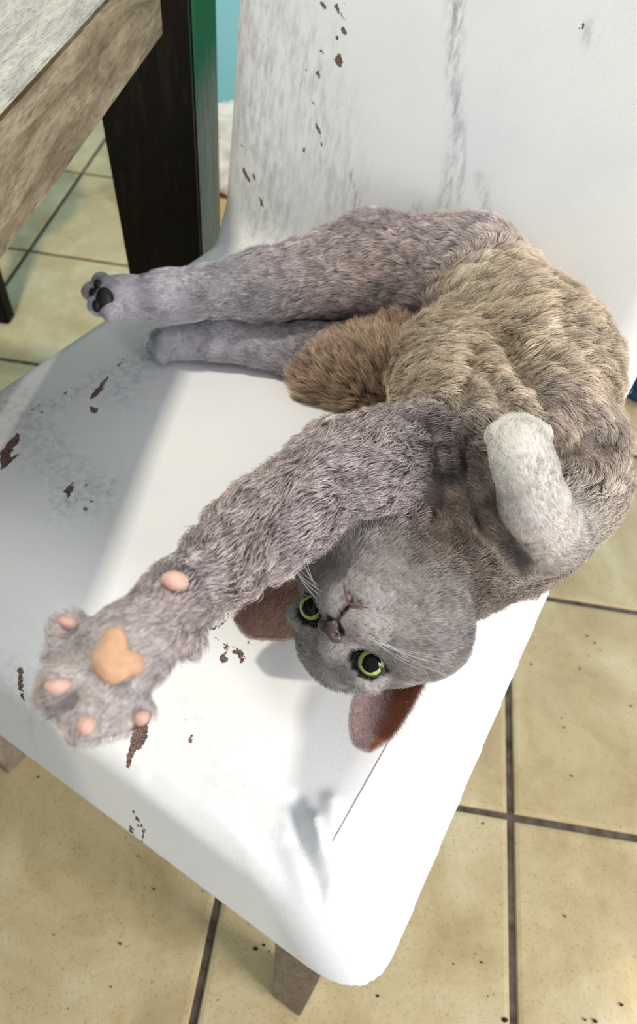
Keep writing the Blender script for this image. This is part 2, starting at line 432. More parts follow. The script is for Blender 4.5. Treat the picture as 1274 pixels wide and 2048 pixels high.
# corner leg slightly tapered; shade painted black on the unlit faces, lit face lighter
def tleg(x1, y0, visible):
    x0 = x1-LW; y1 = y0+LW*.95
    bt = [A3(x0+.024, y0+.003, 0)-to, A3(x1-.004, y0+.003, 0)-to, A3(x1-.004, y1-.01, 0)-to, A3(x0+.024, y1-.01, 0)-to]
    tp = [A3(x0, y0, .708)-to, A3(x1, y0, .708)-to, A3(x1, y1, .708)-to, A3(x0, y1, .708)-to]
    me = mesh('leg', *prism(bt, tp, .0025), WDARK); me.materials.append(WLEGLIT)
    for p in me.polygons:
        if p.normal.x > .9: p.material_index = 1
    return link('leg', me, table)
tleg(LX1, LY0, True); tleg(-1.15, LY0, False); tleg(LX1, -1.05, False); tleg(-1.15, -1.05, False)
tb('apron', (-.560, -.935, .632), (-.508, LY0+.001, .708), WSIDE, .0035).name = 'apron'
tb('apron', (-1.20, -.935, .632), (-1.15, LY0, .708), WSIDE)
tb('apron', (-1.15, LY0+.02, .632), (LX1-LW, LY0+.07, .708), WSIDE)
tb('apron', (-1.15, -1.0, .632), (LX1-LW, -.95, .708), WSIDE)
# top of planks laid flush inside the apron
edge = link('plank', mesh('plank', *box(A3(-.62, -.935, .7085)-to, A3(-.5065, LY0-.001, .7115)-to, .001), WTOP), table)
for k in range(4):
    x1 = -.6235-k*.135
    tb('plank', (x1-.132, -.935, .690), (x1, LY0-.001, .711), WTOP, .003)

# ------------------------------------------------------------------ stool behind the table
st = link('dark_stool', None, None, (-1.15, .98, 0)); so = np.array(st.location)
tag(st, 'dark brown stool whose splayed foot stands on the tiles beyond the table', 'stool')
def sleg(fx, fy, tx, ty):
    link('leg', mesh('leg', *prism([A3(fx+a*.015, fy+b*.015, 0)-so for a, b in ((-1,-1),(1,-1),(1,1),(-1,1))],
        [A3(tx+a*.019, ty+b*.019, .44)-so for a, b in ((-1,-1),(1,-1),(1,1),(-1,1))], .003), WDARK), st)
sleg(-.948, .765, -1.02, .86); sleg(-1.31, .765, -1.24, .86); sleg(-1.30, 1.16, -1.24, 1.08); sleg(-1.02, 1.20, -1.06, 1.10) if False else None
th = np.linspace(0, 2*math.pi, 33)[:-1]
v = [];
for r_, z in ((.165, .44), (.175, .446), (.175, .462), (.168, .47)): v += [(r_*math.cos(t), r_*math.sin(t), z) for t in th]
f = [tuple(range(32))[::-1], tuple(96+k for k in range(32))]+[(L*32+k, L*32+(k+1)%32, L*32+32+(k+1)%32, L*32+32+k) for L in range(3) for k in range(32)]
link('seat', mesh('seat', v, f, WDARK), st)

# ------------------------------------------------------------------ clutter behind the chair
cr_v, cr_f = [], []
MCR = plain('dirt', (.05, .035, .015), .9, .1, .4, 300, 0)
crr = np.random.default_rng(12)
spots = [(240,1888,3),(855,0,0)]
spots = [(240,1888,3.0),(511,1897,4),(528,1890,3),(538,1903,2),(755,1992,3),(308,1778,3),(276,1712,2),(76,1554,3),(108,1870,2),(222,1974,2),(966,1647,2.5),
         (1030,1300,2),(1063,1329,3),(1160,1338,3),(1190,1286,3),(1201,1301,2),(1178,1312,2),(1174,1272,3),(1262,1412,3),(1124,1436,2),(1128,1455,3),(1143,1552,3),(1040,1272,2),(1130,1832,3),(1242,2010,4),(1170,2040,3),(1190,2042,4),(1010,2040,5),(963,1925,3),(907,1928,2)]
for sx_, sy_, sr_ in spots:
    p0 = at(sx_, sy_, .0004); r0 = sr_*.00062; b0 = len(cr_v); k_n = 7
    for lv, (rr_, zz_) in enumerate(((1, 0), (.85, .45), (.3, .8))):
        for k in range(k_n):
            a_ = 2*math.pi*k/k_n; q_ = crr.uniform(.55, 1.3); cr_v.append((p0[0]+r0*rr_*q_*math.cos(a_), p0[1]+r0*rr_*q_*.7*math.sin(a_), p0[2]+r0*zz_))
    for L in range(2):
        for k in range(k_n): cr_f.append((b0+L*k_n+k, b0+L*k_n+(k+1)%k_n, b0+(L+1)*k_n+(k+1)%k_n, b0+(L+1)*k_n+k))
    cr_f.append(tuple(b0+2*k_n+k for k in range(k_n))); cr_f.append(tuple(b0+k for k in range(k_n))[::-1])
tag(link('crumbs', mesh('crumbs', cr_v, cr_f, MCR)), 'dark crumbs and grit scattered over the floor tiles', 'crumbs', None, 'stuff')
MTANB = plain('cardboard', (.62, .42, .20), .8, .1, .08, 30, .1)
bx = link('cardboard_tray', None, None, (-.68, 1.32, 0)); tag(bx, 'low tan cardboard tray on the floor behind the chair, under the crumpled cloth', 'tray')
for a, b_, nm in (((-.19,-.12,0), (.19,.12,.004), 'base'), ((-.19,-.12,.004), (.19,-.114,.052), 'side_panel'), ((-.19,.114,.004), (.19,.12,.052), 'side_panel'),
                 ((-.19,-.114,.004), (-.184,.114,.052), 'side_panel'), ((.184,-.114,.004), (.19,.114,.052), 'side_panel')):
    link(nm, mesh(nm, *box(a, b_, .001), MTANB), bx)
def heap(cx, cy, z0, rx, ry, rz, amp, seed, m, fr=30, n=110):
    th = np.linspace(0, 2*math.pi, n, endpoint=False); ph_ = np.linspace(-math.pi/2, math.pi/2, n//2)
    Tt, Pp = np.meshgrid(th, ph_, indexing='ij'); D = np.stack([np.cos(Pp)*np.cos(Tt), np.cos(Pp)*np.sin(Tt), np.sin(Pp)], -1).reshape(-1, 3)
    sq = np.sign(D)*np.abs(D)**.8
    rdg = 1-np.abs(vnoise(D*A3(rx, ry, rz), fr, seed))*1.4
    P_ = sq*A3(rx, ry, rz)*(1+amp*rdg+amp*.5*(1-2*np.abs(vnoise(D*A3(rx, ry, rz), fr*2.3, seed+1))))[:, None]
    P_[:, 2] = np.maximum(P_[:, 2]+rz*.8, 0)
    idx_ = np.arange(n*(n//2)).reshape(n, n//2); q = np.stack([idx_[:, :-1], np.roll(idx_, -1, 0)[:, :-1], np.roll(idx_, -1, 0)[:, 1:], idx_[:, 1:]], -1).reshape(-1, 4)
    me = npmesh('heap', P_, q, m); return me, (cx, cy, z0)
MWC = plain('white_cloth', (.72, .70, .62), .85, .15, .12, 25, .2)
me, l_ = heap(-.69, 1.36, .006,   .145, .084, .085, .20, 5, MWC, 40); o = link('crumpled_cloth', me, None, l_)
tag(o, 'crumpled off-white cloth heaped in the tan tray by the teal wall', 'cloth')
MBLU = plain('blue_fabric', (.006, .10, .32), .7, .3, .5, 22, .4)
me, l_ = heap(.375, .93, .0, .23, .20, .17, .10, 9, MBLU, 22); o = link('blue_bag', me, None, l_)
tag(o, 'bright blue crumpled fabric bag on the tiles behind the right of the chair', 'bag')
#CAT
# ------------------------------------------------------------------ cat
HZ = ZT+.002
def c(px, py, h): return at(px, py, HZ+h)
def unit(v): v = np.asarray(v, float); return v/(np.linalg.norm(v)+1e-12)
# head frame: x towards the eye nearer the seat corner, y towards the crown, z out of the face
HS = 1.08e-3
EYEMID = c(675, 1274, .086)
K = unit(CAM-EYEMID)
e0 = .83*RX-.56*UX; e0 = unit(e0-K*(e0@K)); dn0 = .56*RX+.83*UX; dn0 = unit(dn0-K*(dn0@K)-e0*(dn0@e0))
PH, PS = math.radians(36), math.radians(15)
f0 = math.cos(PH)*K-math.sin(PH)*dn0; dnh = math.cos(PH)*dn0+math.sin(PH)*K
HXv = math.cos(PS)*e0+math.sin(PS)*f0; HZv = math.cos(PS)*f0-math.sin(PS)*e0; HYv = -dnh
HC = EYEMID-HS*(6*HYv+20*HZv)
def hp(x, y, z): return HC+HS*(x*HXv+y*HYv+z*HZv)
def hinv(P): d = (P-HC)/HS; return d@HXv, d@HYv, d@HZv

PR = []        # primitives: kind, a, b, ra, rb, k, fur length, colour, lift
def cap(a, b, ra, rb, k=.012, fl=.010, col='grey', lift=.45): PR.append(dict(t='c', a=np.array(a), b=np.array(b), ra=ra, rb=rb, k=k, fl=fl, col=col, lift=lift))
def chain(pts, k=.012, fl=.010, col='grey', lift=.45):
    for (p, r), (q, s) in zip(pts[:-1], pts[1:]): cap(p, q, r, s, k, fl, col, lift)
def ell(x, y, z, rx, ry, rz, k=.008, fl=.005, col='face', lift=.42): PR.append(dict(t='e', a=A3(x, y, z), r=A3(rx, ry, rz), k=k, fl=fl, col=col, lift=lift))
# trunk, from the neck round the curve of the back to the hips
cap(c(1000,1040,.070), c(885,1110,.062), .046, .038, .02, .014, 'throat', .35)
cap(c(1078,930,.078), c(1000,1040,.070), .052, .047, .02, .012, 'grey', .4)
cap(c(1060,745,.078), c(1078,930,.078), .060, .052, .02, .017, 'warm', .33)
cap(c(955,595,.072), c(1060,745,.078), .053, .060, .02, .017, 'warm', .33)
cap(c(935,900,.090), c(905,740,.066), .050, .046, .018, .015, 'warm', .5)
cap(c(850,690,.030), c(705,745,.016), .038, .031, .018, .022, 'belly', .7)
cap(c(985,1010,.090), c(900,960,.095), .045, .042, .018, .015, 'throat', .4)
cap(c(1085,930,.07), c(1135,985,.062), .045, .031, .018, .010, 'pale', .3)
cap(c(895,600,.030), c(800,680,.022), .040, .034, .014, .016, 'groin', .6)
cap(c(680,735,.014), c(575,708,.008), .026, .014, .016, .018, 'belly', .6)
cap(c(760,730,.018), c(640,750,.012), .030, .020, .016, .020, 'belly', .7)
# long fore leg reaching towards the viewer
chain([(c(835,915,.110), .034), (c(700,950,.125), .031), (c(510,1070,.150), .0215), (c(355,1205,.178), .0135), (c(262,1295,.192), .0150)], .010, .0115, 'grey', .5)
PR[-1]['fl'] = .006
PAW = c(215, 1342, .197)
cap(c(262,1295,.192), PAW, .015, .0135, .008, .006, 'grey', .45)
TOES = [c(140,1262,.200), c(118,1372,.204), c(172,1440,.202), c(270,1425,.190)]
for t_, r_ in zip(TOES, (.0072, .0076, .0076, .0066)): cap(PAW+(t_-PAW)*.2, t_, .0085, r_, .006, .0055, 'toe', .5)
for t_, r_ in (((125,1318,.2), .0056), ((138,1405,.2), .0060), ((222,1440,.196), .0056)): cap(PAW, c(*t_), .010, r_, .008, .0065, 'toe', .5)
cap(c(340,1270,.182), c(372,1290,.178), .007, .0055, .006, .006, 'grey', .4)
# folded fore leg with its paw held up in front of the chest
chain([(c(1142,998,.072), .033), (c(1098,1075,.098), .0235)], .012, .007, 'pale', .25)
chain([(c(1098,1075,.098), .0225), (c(1070,1010,.138), .0185), (c(1050,940,.156), .0165), (c(1037,893,.163), .0165)], .006, .0038, 'lit_foreleg', .2)
for px, py in ((1001,872), (1022,856), (1048,857), (1074,872)): cap(c(1040,915,.165), c(px,py,.166), .0125, .0082, .0036, .0032, 'white', .2)
# hind legs
chain([(c(935,545,.088), .046), (c(740,530,.078), .040), (c(530,572,.066), .0265), (c(340,592,.060), .0185), (c(250,596,.058), .0170)], .012, .010, 'grey', .5)
PR[-1]['fl'] = .005; PR[-1]['col'] = 'hind'; PR[-2]['col'] = 'hind'; PR[-2]['fl'] = .007
cap(c(250,596,.058), c(222,592,.058), .0165, .0155, .008, .004, 'hind', .3)
for px, py in ((203,566), (186,585), (196,612), (222,624)): cap(c(225,594,.058), c(px,py,.060), .010, .0085, .004, .0035, 'hind', .3)
chain([(c(345,688,.014), .0150), (c(440,682,.018), .0170), (c(600,705,.016), .022), (c(720,710,.018), .028)], .010, .006, 'hind', .35)
for px, py in ((318,676), (312,694), (326,708)): cap(c(350,690,.015), c(px,py,.011), .009, .0080, .004, .0035, 'hind', .3)
chain([(c(870,600,.03), .018), (c(700,640,.012), .011), (c(560,652,.010), .010), (c(500,655,.010), .009)], .008, .008, 'grey', .4)
NH = len(PR)
# head (millimetres in the head frame)
ell(0, 6, -26, 45, 40, 44, .012); ell(30, -16, -6, 25, 26, 26, .014, .006); ell(-30, -16, -6, 25, 26, 26, .014, .006)
ell(0, -22, 2, 30, 24, 28, .014); ell(0, -17, 22, 17, 12, 15, .010, .0035); ell(10, -18, 28, 11.5, 10, 10.5, .006, .003); ell(-10, -18, 28, 11.5, 10, 10.5, .006, .003)
ell(0, -31, 21, 10, 8, 11, .007, .003); ell(0, 2, 22, 8.5, 14, 12, .009, .003); ell(0, 24, 4, 26, 20, 20, .012, .004)
ell(22, 17, 14, 12, 6, 10, .007, .003); ell(-22, 17, 14, 12, 6, 10, .007, .003)
cap(HC-HS*20*HZv-HS*14*HYv, c(900,1110,.06), .040, .040, .018, .009, 'throat', .3)
EYES = [(-21, 6, 15.5), (21, 6, 15.5)]
def prim(p, P):
    if p['t'] == 'c':
        ba = p['b']-p['a']; l2 = ba@ba; t = np.clip(((P-p['a'])@ba)/l2, 0, 1)
        d = P-p['a']-t[..., None]*ba
        return np.sqrt((d*d).sum(-1))-(p['ra']+(p['rb']-p['ra'])*t)
    x, y, z = hinv(P); x = x-p['a'][0]; y = y-p['a'][1]; z = z-p['a'][2]; r = p['r']
    k0 = np.sqrt((x/r[0])**2+(y/r[1])**2+(z/r[2])**2); k1 = np.sqrt((x/r[0]**2)**2+(y/r[1]**2)**2+(z/r[2]**2)**2)+1e-9
    return (k0*(k0-1)/k1)*HS
def carve(F, P):
    x, y, z = hinv(P)
    for ex_, ey_, ez_ in EYES:
        k0 = np.sqrt(((x-ex_)/8.4)**2+((y-ey_-.3)/5.4)**2+((z-ez_-3)/12)**2); F = smax(F, -(k0-1)*8.5*HS, .0025)
    mth = np.sqrt((x/.9)**2+((y+22)/5.5)**2+((z-37)/5)**2); F = smax(F, -(mth-1)*.9*HS, .002)
    for s in (-1, 1):
        a = A3(0, -27.0, 35); b = A3(s*13, -29, 25); ab = b-a
        t = np.clip(((x-a[0])*ab[0]+(y-a[1])*ab[1]+(z-a[2])*ab[2])/(ab@ab), 0, 1)
        d = np.sqrt((x-a[0]-t*ab[0])**2+(y-a[1]-t*ab[1])**2+(z-a[2]-t*ab[2])**2)-1.1
        F = smax(F, -d*HS, .0015)
    return F
allp = []
for p in PR:
    if p['t'] == 'c': allp += [p['a']-p['ra'], p['a']+p['ra'], p['b']-p['rb'], p['b']+p['rb']]
    else:
        q = hp(*p['a']); allp += [q-p['r'].max()*HS, q+p['r'].max()*HS]
vx = .002
lo = np.min(allp, 0)-.008; hi = np.max(allp, 0)+.008; lo[2] = max(lo[2], HZ-.006)
dims = np.ceil((hi-lo)/vx).astype(int)+1
F = np.full(dims, .05, np.float32)
for p in PR:
    if p['t'] == 'c': pl = np.minimum(p['a']-p['ra'], p['b']-p['rb']); ph = np.maximum(p['a']+p['ra'], p['b']+p['rb'])
    else: q = hp(*p['a']); m_ = p['r'].max()*HS; pl = q-m_; ph = q+m_
    i0 = np.maximum(((pl-.022-lo)/vx).astype(int), 0); i1 = np.minimum(((ph+.022-lo)/vx).astype(int)+1, dims)
    G = [lo[a]+vx*np.arange(i0[a], i1[a]) for a in range(3)]
    P = np.stack(np.meshgrid(*G, indexing='ij'), -1)
    sl = tuple(slice(i0[a], i1[a]) for a in range(3))
    F[sl] = smin(F[sl], prim(p, P), p['k'])
hlo = np.maximum(((HC-.075-lo)/vx).astype(int), 0); hhi = np.minimum(((HC+.075-lo)/vx).astype(int), dims)
P = np.stack(np.meshgrid(*[lo[a]+vx*np.arange(hlo[a], hhi[a]) for a in range(3)], indexing='ij'), -1)
sl = tuple(slice(hlo[a], hhi[a]) for a in range(3)); F[sl] = carve(F[sl], P)
def field(P):
    f = np.full(len(P), .05)
    for p in PR: f = smin(f, prim(p, P), p['k'])
    return f
def skin_hit(px, py):
    d = unit(ray(px, py)); t = np.linspace(.2, .95, 900); f_ = field(CAM+d*t[:, None]); i = np.nonzero(f_ < 0)[0]
    return CAM+d*t[i[0]] if len(i) else None
GROOVES = [([(1005,690),(1038,755),(1078,808)], .0075), ([(972,750),(990,808)], .006), ([(872,860),(880,940),(868,1010)], .0048), ([(945,880),(955,970),(985,1060),(1030,1120)], .0080),
           ([(905,960),(915,1060)], .006), ([(880,1010),(870,1075)], .006), ([(1130,900),(1165,885),(1205,890)], .0075), ([(940,700),(925,800)], .005),
           ([(176,1296),(108,1312)], .0036), ([(186,1352),(128,1412)], .0036), ([(226,1372),(222,1450)], .0036)]
GS = []
for pl, r_ in GROOVES:
    hs = [q for q in (skin_hit(*p) for p in pl) if q is not None]
    GS += [(a, b_, r_) for a, b_ in zip(hs[:-1], hs[1:])]
def gdist(P, s):
    a, b_, r_ = s; ab = b_-a; t = np.clip(((P-a)@ab)/(ab@ab+1e-9), 0, 1); d = P-a-t[..., None]*ab; return np.sqrt((d*d).sum(-1))
for s_ in GS:
    i0 = np.maximum(((np.minimum(s_[0], s_[1])-.02-lo)/vx).astype(int), 0); i1 = np.minimum(((np.maximum(s_[0], s_[1])+.02-lo)/vx).astype(int), dims)
    P = np.stack(np.meshgrid(*[lo[a]+vx*np.arange(i0[a], i1[a]) for a in range(3)], indexing='ij'), -1)
    sl = tuple(slice(i0[a], i1[a]) for a in range(3)); F[sl] = smax(F[sl], (s_[2]-gdist(P, s_)).astype(np.float32), .006)
zz = lo[2]+vx*np.arange(dims[2]); F = smax(F, np.broadcast_to((HZ+.0005-zz).astype(np.float32), F.shape), .002)
bv, bq = surface_nets(F, lo, vx)
# keep only the largest connected piece
print('cat verts', len(bv))
cat = link('cat', None, None, (EYEMID[0]+.08, EYEMID[1]+.2, HZ)); cl0 = np.array(cat.location)
tag(cat, 'grey short-haired cat lying on its back on the white seat, one foreleg stretched forward', 'cat')
# geometry per vertex -> region, colour
def field(P):
    f = np.full(len(P), .05)
    for p in PR: f = smin(f, prim(p, P), p['k'])
    return f
COLS = dict(grey=(.66,.57,.56), warm=(.80,.66,.50), belly=(.60,.43,.29), throat=(.40,.325,.27), pale=(.80,.74,.68), lit_foreleg=(.76,.715,.68),  # pale, white and the folded foreleg: window light painted into the grey coat
            white=(.92,.88,.80), toe=(.70,.64,.62), hind=(.70,.67,.72), face=(.45,.415,.40), groin=(.26,.165,.10))  # throat is darkened with painted neck shadow
CK = {k: np.array(v) for k, v in COLS.items()}
def regions(P):
    W = np.stack([np.exp(-np.clip(prim(p, P), -.02, .1)/.006) for p in PR], 1); W /= W.sum(1)[:, None]
    col = W@np.stack([CK[p['col']] for p in PR]); fl = W@A3(*[p['fl'] for p in PR]); lift = W@A3(*[p['lift'] for p in PR])
    fv = []
    nose = hp(0, -4, 38)
    flow = np.zeros_like(P)
    for i, p in enumerate(PR):
        if p['col'] == 'belly': d = P-c(690,800,.03); flow += W[:, i:i+1]*unit(UX*.45-RX*.55)*.75+W[:, i:i+1]*.6*d/(np.linalg.norm(d, axis=1)[:, None]+.02)
        elif p['t'] == 'c': flow += W[:, i:i+1]*unit(unit(p['b']-p['a'])*(-.25 if p['col'] == 'warm' else 1)+(RX*.9 if p['col'] == 'warm' else RX*0))
        else:
            d = P-nose; d /= np.linalg.norm(d, axis=1)[:, None]+1e-9; flow += W[:, i:i+1]*d
    return col, fl, lift, flow
def headmask(P):
    x, y, z = hinv(P)
    e = np.min([np.sqrt(((x-a)/9.7)**2+((y-b)/6.9)**2+((z-c_-3)/16)**2) for a, b, c_ in EYES], 0)
    n = np.sqrt((x/7.5)**2+((y+8.5)/6)**2+((z-38)/6)**2)
    l = np.where(z > 24, np.hypot(x/1.4, np.maximum(np.abs(y+21)-6, 0)), 9)
    return e, n, l
MSKIN, nt, b = mat('cat_skin', .7, .2)
a_ = N(nt, 'ShaderNodeAttribute', attribute_name='col'); nt.links.new(a_.outputs['Color'], b.inputs['Base Color'])
me = npmesh('body', bv-cl0, bq, MSKIN)
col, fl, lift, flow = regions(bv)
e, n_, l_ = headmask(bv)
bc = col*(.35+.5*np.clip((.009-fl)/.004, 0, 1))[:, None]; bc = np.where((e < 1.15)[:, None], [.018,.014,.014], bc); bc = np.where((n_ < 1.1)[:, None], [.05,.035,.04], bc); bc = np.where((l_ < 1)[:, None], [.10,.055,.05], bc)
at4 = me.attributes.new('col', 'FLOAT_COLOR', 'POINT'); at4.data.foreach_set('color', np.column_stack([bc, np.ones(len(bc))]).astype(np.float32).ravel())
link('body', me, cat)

# eyes
def add(name, v, f, m, smooth=True): return link(name, mesh(name, [np.array(p)-cl0 for p in v], f, m, smooth), cat)
MEYE, nt, b = mat('cat_eye', .06, .6); b.inputs['Specular IOR Level'].default_value = .28
a_ = N(nt, 'ShaderNodeAttribute', attribute_name='col'); nt.links.new(a_.outputs['Color'], b.inputs['Base Color'])
for ei, (ex_, ey_, ez_) in enumerate(EYES):
    cen = hp(ex_, ey_, ez_-1.0); R_ = 8.9*HS
    gz_ = unit(.75*HZv+.45*K+(.12 if ei else -.12)*HXv-.10*HYv+.16*RX+.10*UX); ux = unit(HXv-gz_*(HXv@gz_)); uy = np.cross(gz_, ux)
    v = [cen+gz_*R_*1.03]; cols = [(.002,.002,.002)]; f = []; NT = 64; NR = 40
    for i in range(1, NR):
        th_ = math.pi*.62*i/NR
        for k in range(NT):
            a = 2*math.pi*k/NT; r2 = math.sin(th_); bulge = 1+.03*max(0, math.cos(th_*2.2))
            v.append(cen+R_*bulge*(gz_*math.cos(th_)+r2*(ux*math.cos(a)+uy*math.sin(a))))
            pr = math.hypot(math.cos(a)/.56, math.sin(a)/.62)*th_          # pupil a tall oval
            st_ = .85+.15*math.sin(a*23+3*math.sin(a*7))
            if pr < 1: cc = (.002,.002,.002)
            elif th_ < .84: 
                t_ = (th_-.4)/.46; cc = tuple(st_*q for q in ((.62,.66,.16) if t_ < .55 else (.40,.55,.18)))
            elif th_ < .95: cc = (.02,.03,.01)
            else: cc = (.03,.025,.02)
            cols.append(cc)
    for k in range(NT): f.append((0, 1+k, 1+(k+1)%NT))
    for i in range(NR-2):
        for k in range(NT): f.append((1+i*NT+k, 1+(i+1)*NT+k, 1+(i+1)*NT+(k+1)%NT, 1+i*NT+(k+1)%NT))
    o = add('eye', v, f, MEYE); aa = o.data.attributes.new('col', 'FLOAT_COLOR', 'POINT')
    aa.data.foreach_set('color', np.column_stack([np.array(cols), np.ones(len(cols))]).astype(np.float32).ravel())
    # rim of the lids following the eye opening
    MLID = plain('eyelid', (.022,.016,.016), .35, .5, .2, 200, 0) if ei == 0 else MLID
    lid = [hp(ex_+8.0*math.cos(t), ey_+.3+5.0*math.sin(t)-1.0*math.cos(t)*(1 if ex_ > 0 else -1), ez_+4.6-2.6*math.cos(t)**2*(1 if math.cos(t)*ex_ > 0 else .35)) for t in np.linspace(0, 2*math.pi, 41)]
    add('eyelid', *tube(lid, 1.0*HS, 8), MLID)

# nose leather, mouth, pads: small rounded bodies meshed from their own fields
def blob(name, parts, k, m, holes=(), h_=.0006, smooth=True):
    """parts: (centre, axes(3x3 rows), radii)"""
    cs = np.array([p[0] for p in parts]); rm = max(max(p[2]) for p in parts)
    l = cs.min(0)-rm-.002; hh = cs.max(0)+rm+.002
    G = [np.arange(l[a], hh[a], h_) for a in range(3)]; P = np.stack(np.meshgrid(*G, indexing='ij'), -1)
    def e_(p):
        d = (P-p[0])@np.array(p[1]).T; r = np.array(p[2]); k0 = np.sqrt(((d/r)**2).sum(-1)); k1 = np.sqrt(((d/r**2)**2).sum(-1))+1e-9
        return k0*(k0-1)/k1
    f = None
    for p in parts: g = e_(p); f = g if f is None else smin(f, g, k)
    for p in holes: f = smax(f, -e_(p), .0008)
    v, q = surface_nets(f, l, h_)
    return link(name, npmesh(name, v-cl0, q, m), cat)
HA = [HXv, HYv, HZv]
MNOSE = plain('nose_leather', (.085,.055,.062), .35, .5, .3, 300, .3)
h3 = lambda a, b_, c_: A3(a, b_, c_)*HS
blob('nose', [(hp(3.2,-6.5,37.5), HA, h3(4.4,3.6,3.2)), (hp(-3.2,-6.5,37.5), HA, h3(4.4,3.6,3.2)), (hp(0,-10,38), HA, h3(3.0,4.6,3.0))], .0025, MNOSE,
     [(hp(3.9,-8.8,40.6), HA, h3(1.3,1.1,2.6)), (hp(-3.9,-8.8,40.6), HA, h3(1.3,1.1,2.6))], .0005)
MLIP = plain('lip', (.13,.065,.065), .5, .4, .2, 200, 0)
lipz = lambda s: [hp(s*x_, y_, z_) for x_, y_, z_ in ((0,-26.0,36.5), (3.5,-27.6,35.6), (7,-28.4,33), (11,-28.8,28.5))]
for s in (-1, 1): add('lip', *tube(catmull(lipz(s), 5), [HS*q for q in np.linspace(.75, .25, 16)], 8), MLIP)
MPINK = plain('paw_pad_pink', (.70,.42,.34), .55, .35, .18, 90, .3)
MTAN = plain('paw_pad_tan', (.56,.33,.20), .6, .3, .22, 120, .4)
MBLK = plain('paw_pad_black', (.012,.010,.012), .5, .35, .3, 100, .3)
def padat(px, py, depth, rx, ry, rz, ang=0):
    """pad facing the sight line, centred `depth` above the limb surface point"""
    d = unit(ray(px, py)); a = math.radians(ang)
    x_ = RX*math.cos(a)-UX*math.sin(a); x_ = unit(x_-d*(x_@d)); y_ = np.cross(d, x_)
    # walk down the sight line until the body surface is met
    t = np.linspace(.2, .95, 1500); Q = CAM+d*t[:, None]; f_ = field(Q); i = np.nonzero(f_ < 0)[0]
    tt = t[i[0]] if len(i) else .7
    return (CAM+d*(tt-depth), [x_, y_, -d], A3(rx, ry, rz))
tag(blob('paw_pad', [padat(228,1284,.0010,.0048,.0056,.0044), padat(212,1318,.0010,.0050,.0064,.0044), padat(228,1340,.0010,.0050,.0050,.0042), padat(262,1326,.0010,.0052,.0044,.0040, 25)], .0032, MTAN), 'tan pink central pad of the raised forepaw')
blob('carpal_pad', [padat(350,1162,.0040,.0058,.0042,.0055, 10)], .001, MPINK)
for (px, py, rx, ry, a) in ((136,1246,.0040,.0024,20), (114,1372,.0044,.0028,-10), (172,1450,.0030,.0034,30), (283,1436,.0026,.0032,60)):
    blob('toe_pad', [padat(px, py, .0014, rx, ry, .0042, a)], .001, MPINK)
blob('hind_paw_pad', [padat(210,600,.0008,.0075,.0105,.005)], .002, MBLK)
for (px, py) in ((196,570), (186,588), (193,612)): blob('hind_toe_pad', [padat(px, py, .0008, .0036, .0050, .004)], .001, MBLK)
MCLAW = plain('claw', (.75,.70,.62), .3, .5, .05, 50, 0)

# ears: cupped shells
def ear(left, right, cup, name='ear'):
    n = 22; m_ = 15
    L_ = np.array(catmull(left, 8)); R2 = np.array(catmull(right, 8))
    def res(Q, t):
        s = np.r_[0, np.cumsum(np.linalg.norm(np.diff(Q, axis=0), axis=1))]; s /= s[-1]
        return np.array([np.interp(t, s, Q[:, a]) for a in range(3)]).T
    t = np.linspace(0, 1, n); Lp = res(L_, t); Rp = res(R2, t); v = []; uv = []
    back = unit(np.mean(Lp, 0)-CAM)
    for i in range(n):
        for j in range(m_):
            u_ = j/(m_-1); d = math.sin(math.pi*u_)**.8*cup*(1-t[i])**.55*np.linalg.norm(Lp[i]-Rp[i])
            v.append(Lp[i]*(1-u_)+Rp[i]*u_+back*d); uv.append((u_, t[i]))
    f = [(i*m_+j, i*m_+j+1, (i+1)*m_+j+1, (i+1)*m_+j) for i in range(n-1) for j in range(m_-1)]
    o = add(name, v, f, MEAR)
    sd = o.modifiers.new('thick', 'SOLIDIFY'); sd.thickness = .0018; sd.offset = 0
    uv = np.array(uv)
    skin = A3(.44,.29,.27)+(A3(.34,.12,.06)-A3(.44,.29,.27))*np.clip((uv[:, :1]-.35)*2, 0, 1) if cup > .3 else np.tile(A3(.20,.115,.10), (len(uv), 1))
    aa = o.data.attributes.new('col', 'FLOAT_COLOR', 'POINT'); aa.data.foreach_set('color', np.column_stack([skin, np.ones(len(skin))]).astype(np.float32).ravel())
    return np.array(v), uv, n, m_, back
MEAR, nt, b = mat('ear_skin', .6, .3)
a_ = N(nt, 'ShaderNodeAttribute', attribute_name='col'); co_ = objco(nt)
nt.links.new(mix(nt, .6, a_.outputs['Color'], ramp(nt, noise(nt, co_, 180, 5), [(.3, (.45,.42,.42)), (.7, (1,1,1))]), 'MULTIPLY'), b.inputs['Base Color'])
b.inputs['Subsurface Weight'].default_value = .15; b.inputs['Subsurface Radius'].default_value = (.004,.0015,.001)
EARS = [ear([c(612,1165,.046), c(575,1158,.048), c(530,1172,.046), c(492,1203,.042), c(474,1236,.038)],
            [c(618,1262,.040), c(585,1276,.036), c(540,1276,.034), c(500,1270,.034), c(474,1237,.038)], .28),
        ear([c(725,1365,.040), c(708,1400,.036), c(703,1445,.031), c(712,1482,.027), c(737,1497,.026)],
            [c(860,1345,.042), c(842,1376,.040), c(818,1420,.036), c(782,1470,.030), c(738,1497,.026)], .36)]

